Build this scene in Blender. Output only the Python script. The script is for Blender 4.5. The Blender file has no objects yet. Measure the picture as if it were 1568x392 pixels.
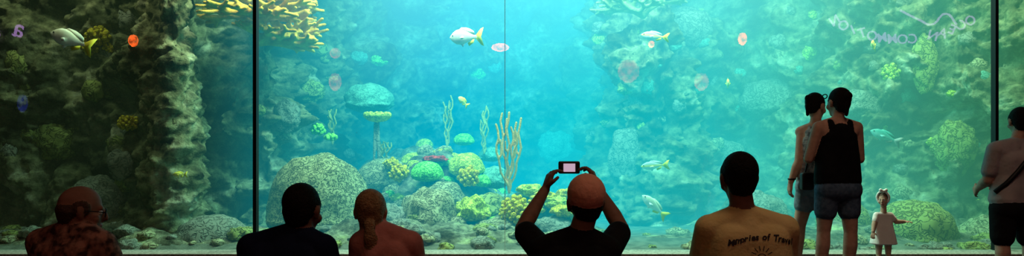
import bpy, bmesh, math, random
from mathutils import Vector, Matrix, noise
from mathutils.bvhtree import BVHTree
random.seed(7)
S=bpy.context.scene
S.view_settings.view_transform='Standard'
V=Vector
# ------------------------------------------------------------------ materials
def pr(name,col,rough=.7,col2=None,scale=8,bump=0,bscale=None,emit=None,es=0,detail=6,metal=0,spec=.3):
    m=bpy.data.materials.new(name); m.use_nodes=True
    n=m.node_tree.nodes; l=m.node_tree.links; b=n['Principled BSDF']
    b.inputs['Base Color'].default_value=(*col,1); b.inputs['Roughness'].default_value=rough
    b.inputs['Metallic'].default_value=metal
    b.inputs['Specular IOR Level'].default_value=spec
    tc=n.new('ShaderNodeTexCoord')
    if col2:
        t=n.new('ShaderNodeTexNoise'); t.inputs['Scale'].default_value=scale; t.inputs['Detail'].default_value=detail
        l.new(tc.outputs['Object'],t.inputs['Vector'])
        r=n.new('ShaderNodeValToRGB'); r.color_ramp.elements[0].position=.38; r.color_ramp.elements[1].position=.62
        r.color_ramp.elements[0].color=(*col,1); r.color_ramp.elements[1].color=(*col2,1)
        l.new(t.outputs['Fac'],r.inputs['Fac']); l.new(r.outputs['Color'],b.inputs['Base Color'])
    if bump:
        t2=n.new('ShaderNodeTexNoise'); t2.inputs['Scale'].default_value=bscale or scale; t2.inputs['Detail'].default_value=8
        l.new(tc.outputs['Object'],t2.inputs['Vector'])
        bp=n.new('ShaderNodeBump'); bp.inputs['Strength'].default_value=bump; bp.inputs['Distance'].default_value=.03
        l.new(t2.outputs['Fac'],bp.inputs['Height']); l.new(bp.outputs['Normal'],b.inputs['Normal'])
    if emit:
        b.inputs['Emission Color'].default_value=(*emit,1); b.inputs['Emission Strength'].default_value=es
    return m
def rockmat(name,cols,scale=1.6,bump=.8):
    m=bpy.data.materials.new(name); m.use_nodes=True
    n=m.node_tree.nodes; l=m.node_tree.links; b=n['Principled BSDF']
    b.inputs['Roughness'].default_value=.9; b.inputs['Specular IOR Level'].default_value=.1
    tc=n.new('ShaderNodeTexCoord')
    t=n.new('ShaderNodeTexNoise'); t.inputs['Scale'].default_value=scale; t.inputs['Detail'].default_value=8; t.inputs['Roughness'].default_value=.62
    l.new(tc.outputs['Object'],t.inputs['Vector'])
    r=n.new('ShaderNodeValToRGB'); cr=r.color_ramp
    ps=[.36,.44,.51,.58,.66]
    cr.elements[0].position=ps[0]; cr.elements[0].color=(*cols[0],1)
    cr.elements[1].position=ps[4]; cr.elements[1].color=(*cols[4],1)
    for i in (1,2,3):
        e=cr.elements.new(ps[i]); e.color=(*cols[i],1)
    l.new(t.outputs['Fac'],r.inputs['Fac'])
    v=n.new('ShaderNodeTexNoise'); v.inputs['Scale'].default_value=scale*5; v.inputs['Detail'].default_value=7; v.inputs['Roughness'].default_value=.62
    l.new(tc.outputs['Object'],v.inputs['Vector'])
    mr=n.new('ShaderNodeMapRange'); mr.inputs[1].default_value=.35; mr.inputs[2].default_value=.62; mr.inputs[3].default_value=.4; mr.inputs[4].default_value=1.25
    l.new(v.outputs['Fac'],mr.inputs[0])
    mx=n.new('ShaderNodeMix'); mx.data_type='RGBA'; mx.blend_type='MULTIPLY'; mx.inputs[0].default_value=1
    l.new(r.outputs['Color'],mx.inputs[6]); l.new(mr.outputs[0],mx.inputs[7])
    l.new(mx.outputs[2],b.inputs['Base Color'])
    bp=n.new('ShaderNodeBump'); bp.inputs['Strength'].default_value=bump; bp.inputs['Distance'].default_value=.07
    l.new(v.outputs['Fac'],bp.inputs['Height']); l.new(bp.outputs['Normal'],b.inputs['Normal'])
    return m
def brain(name,light,dark,scale=9,bump=.8):
    m=bpy.data.materials.new(name); m.use_nodes=True
    n=m.node_tree.nodes; l=m.node_tree.links; b=n['Principled BSDF']
    b.inputs['Roughness'].default_value=.8; b.inputs['Specular IOR Level'].default_value=.15
    tc=n.new('ShaderNodeTexCoord')
    t=n.new('ShaderNodeTexNoise'); t.inputs['Scale'].default_value=scale; t.inputs['Detail'].default_value=2; t.inputs['Distortion'].default_value=.8
    l.new(tc.outputs['Object'],t.inputs['Vector'])
    a=n.new('ShaderNodeMath'); a.operation='SUBTRACT'; a.inputs[1].default_value=.5; l.new(t.outputs['Fac'],a.inputs[0])
    c=n.new('ShaderNodeMath'); c.operation='ABSOLUTE'; l.new(a.outputs[0],c.inputs[0])
    mr=n.new('ShaderNodeMapRange'); mr.inputs[1].default_value=0; mr.inputs[2].default_value=.07
    l.new(c.outputs[0],mr.inputs[0])
    r=n.new('ShaderNodeMix'); r.data_type='RGBA'; r.inputs[6].default_value=(*dark,1); r.inputs[7].default_value=(*light,1)
    l.new(mr.outputs[0],r.inputs[0]); l.new(r.outputs[2],b.inputs['Base Color'])
    bp=n.new('ShaderNodeBump'); bp.inputs['Strength'].default_value=bump; bp.inputs['Distance'].default_value=.03
    l.new(mr.outputs[0],bp.inputs['Height']); l.new(bp.outputs['Normal'],b.inputs['Normal'])
    return m
def emat(name,col,s):
    m=bpy.data.materials.new(name); m.use_nodes=True; n=m.node_tree.nodes; n.clear()
    e=n.new('ShaderNodeEmission'); e.inputs[0].default_value=(*col,1); e.inputs[1].default_value=s
    o=n.new('ShaderNodeOutputMaterial'); m.node_tree.links.new(e.outputs[0],o.inputs[0]); return m
# ------------------------------------------------------------------ mesh helpers
def mk(name,verts,faces,mats,fm=None,smooth=True,parent=None):
    me=bpy.data.meshes.new(name); me.from_pydata([tuple(v) for v in verts],[],faces)
    for m in (mats if isinstance(mats,(list,tuple)) else [mats]): me.materials.append(m)
    if fm: me.polygons.foreach_set('material_index',fm)
    me.polygons.foreach_set('use_smooth',[smooth]*len(me.polygons)); me.update()
    o=bpy.data.objects.new(name,me); S.collection.objects.link(o)
    if parent: o.parent=parent
    return o
def box(name,a,b,m,parent=None):
    x0,y0,z0=a; x1,y1,z1=b
    v=[(x0,y0,z0),(x1,y0,z0),(x1,y1,z0),(x0,y1,z0),(x0,y0,z1),(x1,y0,z1),(x1,y1,z1),(x0,y1,z1)]
    f=[(0,3,2,1),(4,5,6,7),(0,1,5,4),(1,2,6,5),(2,3,7,6),(3,0,4,7)]
    return mk(name,v,f,m,smooth=False,parent=parent)
def empty(name,loc=(0,0,0)):
    e=bpy.data.objects.new(name,None); e.location=loc; S.collection.objects.link(e); e.empty_display_size=.1; return e
_ico={}
def ico(k):
    if k not in _ico:
        bm=bmesh.new(); bmesh.ops.create_icosphere(bm,subdivisions=k,radius=1)
        bm.verts.ensure_lookup_table()
        _ico[k]=([v.co.copy() for v in bm.verts],[tuple(v.index for v in f.verts) for f in bm.faces]); bm.free()
    return _ico[k]
class Fig:
    def __init__(s): s.p={}; s.M=Matrix.Identity(4); s.q=3
    def add(s,l,vs,fs):
        a=s.p.setdefault(l,([],[])); o=len(a[0])
        a[0].extend([s.M@v for v in vs]); a[1].extend([tuple(i+o for i in f) for f in fs])
    def ell(s,l,c,r,rot=None):
        if not isinstance(r,(tuple,list)): r=(r,r,r)
        vs,fs=ico(s.q); c=V(c); out=[]
        for v in vs:
            w=V((v.x*r[0],v.y*r[1],v.z*r[2]))
            if rot: w=rot@w
            out.append(c+w)
        s.add(l,out,fs)
    def hull(s,l,sp):
        bm=bmesh.new(); vs,_=ico(s.q)
        for c,r in sp:
            if not isinstance(r,(tuple,list)): r=(r,r,r)
            for v in vs: bm.verts.new((c[0]+v.x*r[0],c[1]+v.y*r[1],c[2]+v.z*r[2]))
        bmesh.ops.convex_hull(bm,input=list(bm.verts))
        bm.verts.index_update()
        V2=[v.co.copy() for v in bm.verts]; F=[tuple(v.index for v in f.verts) for f in bm.faces]; bm.free()
        s.add(l,V2,F)
    def cap(s,l,a,ra,b,rb): s.hull(l,[(a,ra),(b,rb)])
    def build(s,name,mats,vox=.007,smooth=3,parent=None,fac=.5):
        V2=[];F=[]
        for l,(vs,fs) in s.p.items():
            o=len(V2); V2+=vs; F+=[tuple(i+o for i in f) for f in fs]
        t=mk('tmp',V2,F,[])
        m=t.modifiers.new('r','REMESH'); m.mode='VOXEL'; m.voxel_size=vox; m.adaptivity=0
        if smooth:
            m=t.modifiers.new('s','SMOOTH'); m.iterations=smooth; m.factor=fac
        bpy.context.view_layer.update()
        dg=bpy.context.evaluated_depsgraph_get(); ev=t.evaluated_get(dg); me=bpy.data.meshes.new_from_object(ev)
        bpy.data.objects.remove(t)
        labs=list(s.p.keys()); ml=[mats[l] for l in labs]; 
        for m in ml: me.materials.append(m)
        if len(labs)>1:
            bv=[BVHTree.FromPolygons(s.p[l][0],s.p[l][1]) for l in labs]
            idx=[]
            for p in me.polygons:
                best=0;bd=9
                for i,b in enumerate(bv):
                    h=b.find_nearest(p.center,bd)
                    if h[0] is not None and h[3]<bd: bd=h[3];best=i
                idx.append(best)
            me.polygons.foreach_set('material_index',idx)
        me.polygons.foreach_set('use_smooth',[True]*len(me.polygons))
        me.name=name; o=bpy.data.objects.new(name,me); S.collection.objects.link(o)
        if parent: o.parent=parent
        return o
# ------------------------------------------------------------------ camera
cam=bpy.data.cameras.new('camera'); co=bpy.data.objects.new('camera',cam); S.collection.objects.link(co)
co.location=(0,0,1.1); co.rotation_euler=(math.pi/2,0,0)
cam.sensor_width=36; cam.lens=36*1080/1568; cam.shift_y=44/1568; cam.clip_end=200
S.camera=co
w=bpy.data.worlds.new('world'); S.world=w; w.use_nodes=True
w.node_tree.nodes['Background'].inputs[0].default_value=(.02,.03,.035,1); w.node_tree.nodes['Background'].inputs[1].default_value=.1
# ------------------------------------------------------------------ room
M_dark=pr('dark_paint',(.02,.02,.022),.8,(.03,.03,.032),3)
M_floor=pr('dark_carpet',(.02,.018,.02),.95,(.035,.03,.035),40,.3)
M_black=pr('black_frame',(.006,.006,.007),.5)
M_sill=pr('concrete_sill',(.5,.45,.36),.85,(.25,.23,.18),40,.5)
M_sil=pr('silicone_joint',(.6,.75,.75),.5)
box('floor',(-16,-4,-.1),(16,8,0),M_floor)
box('ceiling',(-16,-4,6.5),(16,8.05,6.6),M_dark)
box('wall_back',(-16,-4.2,0),(16,-4,6.5),M_dark)
box('wall_left',(-16.2,-4.2,0),(-16,8.05,6.5),M_dark)
box('wall_right',(16,-4.2,0),(16.2,8.05,6.5),M_dark)
box('wall_front',(-16,8.0,3.5),(16,8.05,6.5),M_dark)
box('wall_front_left',(-16,8.0,0),(-9,8.05,3.5),M_dark)
box('wall_front_right',(9.4,8.0,0),(16,8.05,3.5),M_dark)
box('trim_1',(-9,7.68,0),(9.4,8.05,.04),M_sill)
box('trim_2',(-2.93,7.97,.04),(-2.89,8.05,3.5),M_black)
box('trim_3',(5.465,7.97,.04),(5.5,8.05,3.5),M_black)
box('trim_4',(-.083,8.0,.04),(-.077,8.03,3.5),M_sil)
gm=bpy.data.materials.new('aquarium_glass'); gm.use_nodes=True; n=gm.node_tree.nodes; n.clear(); l=gm.node_tree.links
tr=n.new('ShaderNodeBsdfTransparent'); tr.inputs[0].default_value=(.97,.99,.98,1); gl=n.new('ShaderNodeBsdfGlossy'); gl.inputs['Roughness'].default_value=.004
mx=n.new('ShaderNodeMixShader'); mx.inputs[0].default_value=.06; ou=n.new('ShaderNodeOutputMaterial')
l.new(tr.outputs[0],mx.inputs[1]); l.new(gl.outputs[0],mx.inputs[2]); l.new(mx.outputs[0],ou.inputs[0])
xs=[-9,-2.925,-.083,5.465,9.4]
for i in range(4):
    a=xs[i]+(.04 if i in(1,3) else .006); b=xs[i+1]
    mk('window_%d'%(i+1),[(a,8.02,.04),(b,8.02,.04),(b,8.02,3.5),(a,8.02,3.5)],[(0,1,2,3)],gm,smooth=False)
# rear-wall neon, plus glowing globes added to make coloured reflections in the glass
def lmat(name,col,s):
    m=bpy.data.materials.new(name); m.use_nodes=True; n=m.node_tree.nodes; n.clear(); l=m.node_tree.links
    e=n.new('ShaderNodeEmission'); e.inputs[0].default_value=(*col,1); o=n.new('ShaderNodeOutputMaterial'); l.new(e.outputs[0],o.inputs[0])
    tc=n.new('ShaderNodeTexCoord'); t=n.new('ShaderNodeTexNoise'); t.inputs['Scale'].default_value=6; l.new(tc.outputs['Object'],t.inputs['Vector'])
    r=n.new('ShaderNodeMapRange'); r.inputs[1].default_value=.35; r.inputs[2].default_value=.65; r.inputs[3].default_value=s*.35; r.inputs[4].default_value=s*1.4
    l.new(t.outputs['Fac'],r.inputs[0]); l.new(r.outputs[0],e.inputs[1]); return m
M_red=lmat('red_globe_glow',(1,.12,.015),17); M_red2=lmat('dim_red_globe_glow',(1,.15,.1),3.4)
M_pur=emat('violet_neon',(.75,.4,1),5.5); M_blu=lmat('blue_globe_glow',(.03,.05,1),1.0)
def glow_globe(name,x,z,w_,h_,m):  # added glowing globe, stand-in for the unseen source of a reflected spot
    e=empty(name,(x,-3.7,z)); vs,fs=ico(4)
    mk('glow_shell',[V((v.x*w_/2,v.y*w_/2,v.z*h_/2))*(1+.05*math.sin(v.z*25)) for v in vs],fs,m,parent=e)
    box('hanger',(-.02,-.25,-.02+h_/2),(.02,.02,.02+h_/2),M_black,e)
glow_globe('red_glow_globe',-.33,4.16,.5,.22,M_red); glow_globe('red_glow_globe.001',3.26,3.5,.6,.65,M_red2)
glow_globe('red_glow_globe.002',-4.95,4.0,.3,.3,M_red2); glow_globe('red_glow_globe.003',-4.95,3.2,.35,.5,M_red2); glow_globe('red_glow_globe.004',5.3,3.2,.4,.5,M_red2)
glow_globe('red_glow_globe.005',-10.6,4.35,.26,.34,M_red); glow_globe('red_glow_globe.006',6.45,4.4,.25,.36,M_red); glow_globe('red_glow_globe.007',3.9,4.25,.18,.2,M_red)
glow_globe('blue_glow_globe',-13.7,2.6,.25,.5,M_blu)
def arcsign(name,txt,cx,cz,R,span,size):
    e=empty(name,(cx,-3.95,cz)); n_=len(txt)
    for i,ch in enumerate(txt):
        if ch==' ': continue
        a=(i/(n_-1)-.5)*span
        cu=bpy.data.curves.new('letter','FONT'); cu.body=ch; cu.size=size; cu.align_x='CENTER'; cu.extrude=.01; cu.offset=.004
        o=bpy.data.objects.new('letter_%d'%(i+1),cu); S.collection.objects.link(o); o.parent=e
        o.location=(-R*math.sin(a),.03,-R*math.cos(a)+R)
        o.rotation_euler=(math.pi/2,a,math.pi)
        cu.materials.append(M_pur)
arcsign('neon_wall_sign','OCEAN COMMOTION',11.05,4.3,3.4,1.15,.38)
arcsign('neon_wall_sign.001','a q u a',-15.0,4.4,5.0,.4,.75)
e=empty('neon_bird_sign',(11.9,-3.95,4.95))
cu=bpy.data.curves.new('bird','CURVE'); cu.dimensions='3D'; cu.bevel_depth=.03
sp=cu.splines.new('BEZIER'); sp.bezier_points.add(4)
for bp_,p in zip(sp.bezier_points,[(-.9,0,.3),(-.4,0,.05),(0,0,-.1),(.4,0,.2),(.7,0,-.1)]):
    bp_.co=p; bp_.handle_left_type=bp_.handle_right_type='AUTO'
o=bpy.data.objects.new('tube',cu); S.collection.objects.link(o); o.parent=e; cu.materials.append(M_pur)
# ------------------------------------------------------------------ water volume, with emission added for lit haze
wm=bpy.data.materials.new('aquarium_water_glow'); wm.use_nodes=True; n=wm.node_tree.nodes; n.clear(); l=wm.node_tree.links
ou=n.new('ShaderNodeOutputMaterial'); ad=n.new('ShaderNodeAddShader'); ab=n.new('ShaderNodeVolumeAbsorption'); em=n.new('ShaderNodeEmission')  # emission imitates light scattered in the water
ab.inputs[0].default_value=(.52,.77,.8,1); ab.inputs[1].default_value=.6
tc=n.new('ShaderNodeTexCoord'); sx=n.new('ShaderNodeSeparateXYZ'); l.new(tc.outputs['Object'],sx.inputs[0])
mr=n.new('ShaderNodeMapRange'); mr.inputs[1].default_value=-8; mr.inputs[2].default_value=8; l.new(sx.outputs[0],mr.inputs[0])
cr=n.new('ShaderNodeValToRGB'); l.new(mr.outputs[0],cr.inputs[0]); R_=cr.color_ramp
st=[(-8,(.014,.014,.006)),(-4.2,(.02,.04,.02)),(-3.0,(.015,.46,.50)),(-1,(.0,.66,.88)),(2,(.02,.96,1.0)),(4.5,(.11,.78,.58)),(6.5,(.08,.36,.16)),(8,(.03,.08,.03))]  # haze glow colours painted across the tank, nearly none at left
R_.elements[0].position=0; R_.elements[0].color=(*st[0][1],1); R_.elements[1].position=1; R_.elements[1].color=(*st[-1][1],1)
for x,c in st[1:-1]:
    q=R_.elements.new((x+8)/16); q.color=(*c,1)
mz=n.new('ShaderNodeMapRange'); mz.inputs[1].default_value=1.8; mz.inputs[2].default_value=4.4; mz.inputs[3].default_value=.175; mz.inputs[4].default_value=.3; l.new(sx.outputs[2],mz.inputs[0])  # glow made stronger towards the top, imitating light from the surface
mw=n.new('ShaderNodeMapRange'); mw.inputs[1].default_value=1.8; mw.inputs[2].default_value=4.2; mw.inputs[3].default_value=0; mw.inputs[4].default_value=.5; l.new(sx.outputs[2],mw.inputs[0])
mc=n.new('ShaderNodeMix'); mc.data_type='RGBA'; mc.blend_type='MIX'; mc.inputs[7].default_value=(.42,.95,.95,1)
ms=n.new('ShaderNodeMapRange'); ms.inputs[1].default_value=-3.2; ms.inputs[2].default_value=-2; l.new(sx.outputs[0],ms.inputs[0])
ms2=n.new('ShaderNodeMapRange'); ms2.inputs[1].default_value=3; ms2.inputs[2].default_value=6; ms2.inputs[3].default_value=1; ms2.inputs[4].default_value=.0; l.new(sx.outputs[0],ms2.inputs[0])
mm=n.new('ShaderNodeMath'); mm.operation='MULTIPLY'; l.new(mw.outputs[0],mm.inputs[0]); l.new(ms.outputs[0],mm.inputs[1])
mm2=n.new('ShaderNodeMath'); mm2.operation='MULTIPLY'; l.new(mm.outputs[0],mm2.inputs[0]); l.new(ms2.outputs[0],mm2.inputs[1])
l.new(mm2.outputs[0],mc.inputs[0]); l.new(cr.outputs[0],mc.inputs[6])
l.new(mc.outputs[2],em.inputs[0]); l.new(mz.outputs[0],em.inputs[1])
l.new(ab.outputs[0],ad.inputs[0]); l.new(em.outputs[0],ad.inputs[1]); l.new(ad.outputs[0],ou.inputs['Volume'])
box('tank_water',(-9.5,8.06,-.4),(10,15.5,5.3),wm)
# ------------------------------------------------------------------ rock cliff
plan=[(-8.8,9.0),(-6.3,9.3),(-5.3,9.4),(-4.85,9.1),(-4.5,8.8),(-4.2,8.75),(-4.08,9.0),(-4.3,9.6),(-4.5,10.1),(-4.1,10.5),(-3.7,10.4),(-3.5,10.6),(-3.6,11.6),(-3.2,12.3),(-2.6,13.2),(-1.4,13.9),(0,14.2),(1.2,13.8),(1.5,12.4),(1.75,11.7),(2.5,11.4),(3.1,11.7),(3.5,12.2),(4.4,12.0),(5.0,11.2),(5.8,10.6),(6.6,10.3),(7.2,9.8),(9.3,9.2)]
def cat(pts,step):
    out=[]
    P=[V(p) for p in pts]; P=[P[0]*2-P[1]]+P+[P[-1]*2-P[-2]]
    for i in range(1,len(P)-2):
        a,b,c,d=P[i-1:i+3]; k=max(2,int((c-b).length/step))
        for j in range(k):
            t=j/k; out.append(.5*((2*b)+(c-a)*t+(2*a-5*b+4*c-d)*t*t+(3*b-a-3*c+d)*t**3))
    out.append(P[-2]); return out
pl=cat(plan,.024); NZ=210; H=5.1
def bump_(p,s,o=V((0,0,0))):
    d=noise.voronoi(p*s+o)[0][0]; return 1-min(1,(d/.72))**2
def rocky(p,amp=1,ridge=0):
    wq=p+V((noise.noise(p*1.3),noise.noise(p*1.3+V((5,0,0))),noise.noise(p*1.3+V((0,5,0)))))*.3
    wq=wq+V((noise.noise(p*4),noise.noise(p*4+V((5,0,0))),noise.noise(p*4+V((0,5,0)))))*.08
    a=noise.fractal(p*.7,1,2.0,3)*.38
    b=bump_(wq,1.35)*.42-.25
    c=bump_(wq,3.3,V((3,1,7)))*.2-.1
    c2=bump_(wq,8,V((1,4,2)))*.07
    e_=noise.fractal(p*5,.6,2.1,5)*.09
    g=noise.fractal(p*20,.7,2.1,3)*.022
    k=1-.6*ridge
    pit=-max(0,noise.noise(p*5.5+V((9,2,4)))-.22)*.25
    return (a*(1-.7*ridge)+(b+c)*k+c2*k+e_*1.1+g+pit)*amp
vs=[];fs=[]
for i,p in enumerate(pl):
    t=(pl[min(i+1,len(pl)-1)]-pl[max(i-1,0)]).normalized(); nr=V((t.y,-t.x))  # toward viewer
    rg=math.exp(-((p.x+4.4)/.45)**2) if p.y<9.5 else 0
    for j in range(NZ+1):
        z=-.3+H*j/NZ
        q=V((p.x,p.y,z)); amp=1 if p.x>-4.0 else .72
        r=rocky(q,amp,rg)+.35*max(0,1-z/1.2)-.12*(z-2)*.5
        if p.x<-3.9: r-= .35*max(0,1-z/1.2)*.8
        vs.append((p.x+nr.x*r,max(8.25,p.y+nr.y*r),z+noise.noise(q*1.3)*.08))
for i in range(len(pl)-1):
    for j in range(NZ):
        a=i*(NZ+1)+j; fs.append((a,a+NZ+1,a+NZ+2,a+1))
M_rock=rockmat('reef_rock',[(.045,.04,.02),(.13,.12,.055),(.23,.21,.1),(.36,.31,.16),(.55,.48,.3)])
mk('reef_cliff',vs,fs,M_rock)
wb=BVHTree.FromPolygons([V(v) for v in vs],fs)
def wy(x,z,inset=0):
    h=wb.ray_cast(V((x,8.1,z)),V((0,1,0)))
    return (h[0].y+inset) if h[0] else 11
# floor
G=[(-1.25,10.7,1.0,.75,.85),(-1.2,12.2,1.2,1.25,.9),(-.5,9.7,.5,.35,.22),(.35,9.9,.65,.4,.4),(-2.6,9.8,.5,.4,.25),(-3.3,11.2,.7,.8,.7),(3.6,10.7,.6,.6,.45),(5.4,9.9,1.2,.5,.3),(-5,8.75,1.9,.4,.22),(-2.2,12.3,.9,1,.6),(-1.2,8.85,1.6,.45,.24),(4.2,9.2,2.0,.4,.14)]
def fz(x,y):
    z=0.0
    for gx,gy,sx_,sy,h in G: z=max(z,0)+h*math.exp(-((x-gx)/sx_)**2-((y-gy)/sy)**2)
    k=min(1,z*3)
    q=V((x,y,0))
    z+= k*(bump_(q,2.2)*.2-.08+bump_(q,6)*.07+noise.fractal(q*9,.8,2,3)*.025)+ (1-k)*(noise.fractal(q*2,1,2,3)*.02)
    return z+.02*min(1,(y-8.05))
nx,ny=520,185; vs=[];fs=[];
for i in range(nx+1):
    for j in range(ny+1):
        x=-9+18.3*i/nx; y=8.07+6.6*j/ny; vs.append((x,y,fz(x,y)))
for i in range(nx):
    for j in range(ny):
        a=i*(ny+1)+j; fs.append((a,a+ny+1,a+ny+2,a+1))
fm=[0 if vs[f[0]][2]>.06 else 1 for f in fs]
M_sand=pr('sand',(.2,.19,.13),.95,(.11,.11,.075),7,.5,60)
M_mound=rockmat('reef_mound_rock',[(.06,.055,.03),(.16,.14,.08),(.28,.25,.15),(.4,.36,.2),(.5,.5,.2)],2.4)
mk('reef_floor',vs,fs,[M_mound,M_sand],fm)
# ------------------------------------------------------------------ corals
MB={'tan':brain('tan_brain_coral',(.46,.39,.2),(.2,.17,.09),16),'bigtan':brain('large_brain_coral',(.42,.37,.17),(.14,.13,.06),22,.9),
 'green':brain('green_brain_coral',(.35,.9,.15),(.1,.45,.07),20),'yg':brain('yellow_green_coral',(.78,.78,.1),(.4,.44,.06),18),
 'yellow':brain('yellow_coral',(.98,.72,.05),(.65,.42,.03),22),'grey':brain('grey_coral',(.3,.28,.2),(.14,.14,.1),14,.6),
 'teal':brain('teal_coral',(.2,.42,.3),(.1,.26,.2),16,.5),'red':brain('red_coral',(.85,.06,.05),(.45,.03,.03),20),
 'olive':brain('olive_coral',(.38,.37,.1),(.19,.19,.06),12),'lime':brain('lime_coral',(.5,.98,.12),(.22,.6,.08),20)}
def domev(x,y,z,rx,rz,lump,ry,flat,q,seed):
    vs,fs=ico(q); out=[]
    for v in vs:
        p=V((v.x*1.3+seed+x,v.y*1.3,v.z*1.3)); k=1+lump*noise.fractal(p*1.2,1,2,3)+lump*.5*(bump_(p,1.8)-.5)+.012*noise.noise(p*9)
        w_=V((v.x*rx*k,v.y*ry*k,v.z*rz*k))
        if w_.z<0: w_.z*=flat
        out.append(w_)
    return out,fs
def dome(name,x,y,z,rx,rz,col,lump=.08,ry=None,flat=.5,q=5,seed=0):
    out,fs=domev(x,y,z,rx,rz,lump,ry or rx,flat,q,seed)
    o=mk(name,out,fs,MB[col]); o.location=(x,y,z); return o
dome('brain_coral',-2.63,9.6,.28,.69,.88,'bigtan',.08,flat=.3,q=6)
dome('reef_boulder',-2.6,9.65,.02,.5,.3,'grey',.25)
dome('brain_coral.001',-1.92,10.6,.74,.42,.34,'tan',.06)
dome('brain_coral.002',-1.1,9.3,.12,.42,.58,'tan',.16,flat=1)
dome('reef_boulder.001',-1.62,9.3,.05,.34,.42,'grey',.2)
dome('brain_coral.003',-1.21,10.05,.84,.235,.2,'green',.04)
dome('brain_coral.004',-.67,10.4,.92,.27,.24,'yg',.08)
dome('brain_coral.005',-1.39,10.6,.93,.22,.15,'yg',.1)
dome('brain_coral.006',-1.5,10.9,1.02,.21,.15,'yg',.1)
dome('red_coral',-1.14,10.45,1.06,.18,.06,'red',.3)
dome('lumpy_coral',-.51,9.35,.36,.22,.22,'yg',.3)
dome('lumpy_coral.001',-.25,10.4,.74,.22,.22,'teal',.1)
dome('brain_coral.013',-.95,9.9,.5,.3,.26,'tan',.1)
dome('brain_coral.014',-.3,9.75,.35,.26,.25,'olive',.12)
dome('brain_coral.015',-1.0,10.7,.98,.2,.12,'lime',.1)
dome('brain_coral.016',-.42,10.25,.72,.14,.12,'green',.1)
dome('reef_boulder.002',-.15,9.2,.02,.4,.28,'tan',.2)
dome('reef_boulder.003',.55,9.3,.02,.4,.28,'grey',.2)
dome('reef_boulder.005',-.6,8.8,-.02,.3,.17,'grey',.2)
dome('brain_coral.007',-.82,12.0,1.36,.18,.14,'lime',.06); dome('brain_coral.008',-1.49,12.0,1.28,.15,.13,'yg',.06)
dome('brain_coral.009',-.35,11.6,1.1,.2,.16,'teal',.1)
dome('coral_outcrop',-2.39,11.8,2.0,.4,.34,'teal',.12)
for i,(x,z,r,rz,c) in enumerate([(-.71,2.79,.18,.13,'lime'),(-2.46,2.9,.18,.11,'lime'),(-2.85,2.93,.17,.13,'teal'),(-.35,2.95,.14,.16,'teal'),(-3.4,2.2,.24,.2,'olive'),(-3.35,1.7,.2,.25,'grey'),
   (1.6,3.15,.2,.16,'yg'),(4.96,2.9,.15,.2,'yg'),(3.38,3.66,.12,.08,'yg'),(6.15,2.5,.18,.42,'olive'),(6.5,1.24,.3,.38,'olive'),(4.5,2.1,.55,.35,'grey'),(2.97,3.3,.45,.35,'grey'),(3.6,1.0,.4,.4,'grey'),(1.9,1.1,.3,.5,'grey'),(-6.2,1.3,.35,.3,'olive'),(-5.4,.5,.4,.35,'grey'),(5.4,1.9,.35,.25,'grey'),(.9,1.3,.4,.35,'teal')]):
    dome('wall_coral'+('.%03d'%i if i else ''),x,wy(x,z,.08),z,r,rz,c,.15,ry=r*.7,flat=1)
dome('brain_coral.010',5.26,9.2,.08,.5,.46,'olive',.08); dome('brain_coral.011',4.5,9.6,.15,.35,.4,'olive',.1)
dome('brain_coral.012',3.5,10.0,.2,.4,.4,'grey',.15); dome('reef_boulder.006',3.0,9.3,0,.28,.3,'grey',.2)
dome('reef_boulder.004',6.3,9.3,.0,.4,.3,'tan',.2)
dome('reef_boulder.007',-3.72,8.75,-.02,.5,.4,'grey',.08,ry=.4)
# small colonies scattered over the cliff, the mound and the tank floor
rn=random.Random(11)
acc={}
def put(acc,c,x,y,z,r,rz,lump,ry,q,seed):
    o_,f_=domev(x,y,z,r,rz,lump,ry,1,q,seed)
    a=acc.setdefault(c,([],[])); k=len(a[0]); a[0].extend([V((x,y,z))+q_ for q_ in o_]); a[1].extend([tuple(t+k for t in f) for f in f_])
for i in range(150):
    x=rn.uniform(-6.6,7.2); z=rn.uniform(.4,3.9); y=wy(x,z); 
    if y>13 or -4.9<x<-3.9: continue
    c=rn.choice(['tan','grey','olive','grey','teal','yg'] if x>-3.6 else ['grey','olive','olive']); r=rn.uniform(.05,.17)
    if c=='yg': r*=.5
    put(acc,c,x,y+.03,z,r,r*rn.uniform(.6,1.2),.3,r*.6,3,i)
for i,(c,(a,b)) in enumerate(acc.items()): mk('encrusting_coral_colony'+('.%03d'%i if i else ''),a,b,MB[c])
acc={}
for i in range(85):
    x=rn.uniform(-2.2,1.0); y=rn.uniform(9.0,11.6); z=fz(x,y)
    if z<.15: continue
    c=rn.choice(['yg','tan','tan','olive','green','yellow','grey','yg','lime']); r=rn.uniform(.05,.15)
    if c in('green','yellow','lime'): r*=.75
    put(acc,c,x,y,z,r,r*rn.uniform(.6,1.0),.25,r,3,i)
for i,(c,(a,b)) in enumerate(acc.items()): mk('mound_coral_colony'+('.%03d'%i if i else ''),a,b,MB[c])
acc={}
for i in range(170):
    x=rn.uniform(-6.5,6.8); y=rn.uniform(8.25,9.6) if i%3 else rn.uniform(8.2,8.6); z=fz(x,y)
    if .9<x<2.6 and rn.random()<.75: continue
    r=rn.uniform(.04,.16)
    put(acc,rn.choice(['grey','grey','tan','olive']),x,y,z,r,r*.6,.35,r,3,i)
for i,(c,(a,b)) in enumerate(acc.items()): mk('reef_rubble'+('.%03d'%i if i else ''),a,b,MB[c])
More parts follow.
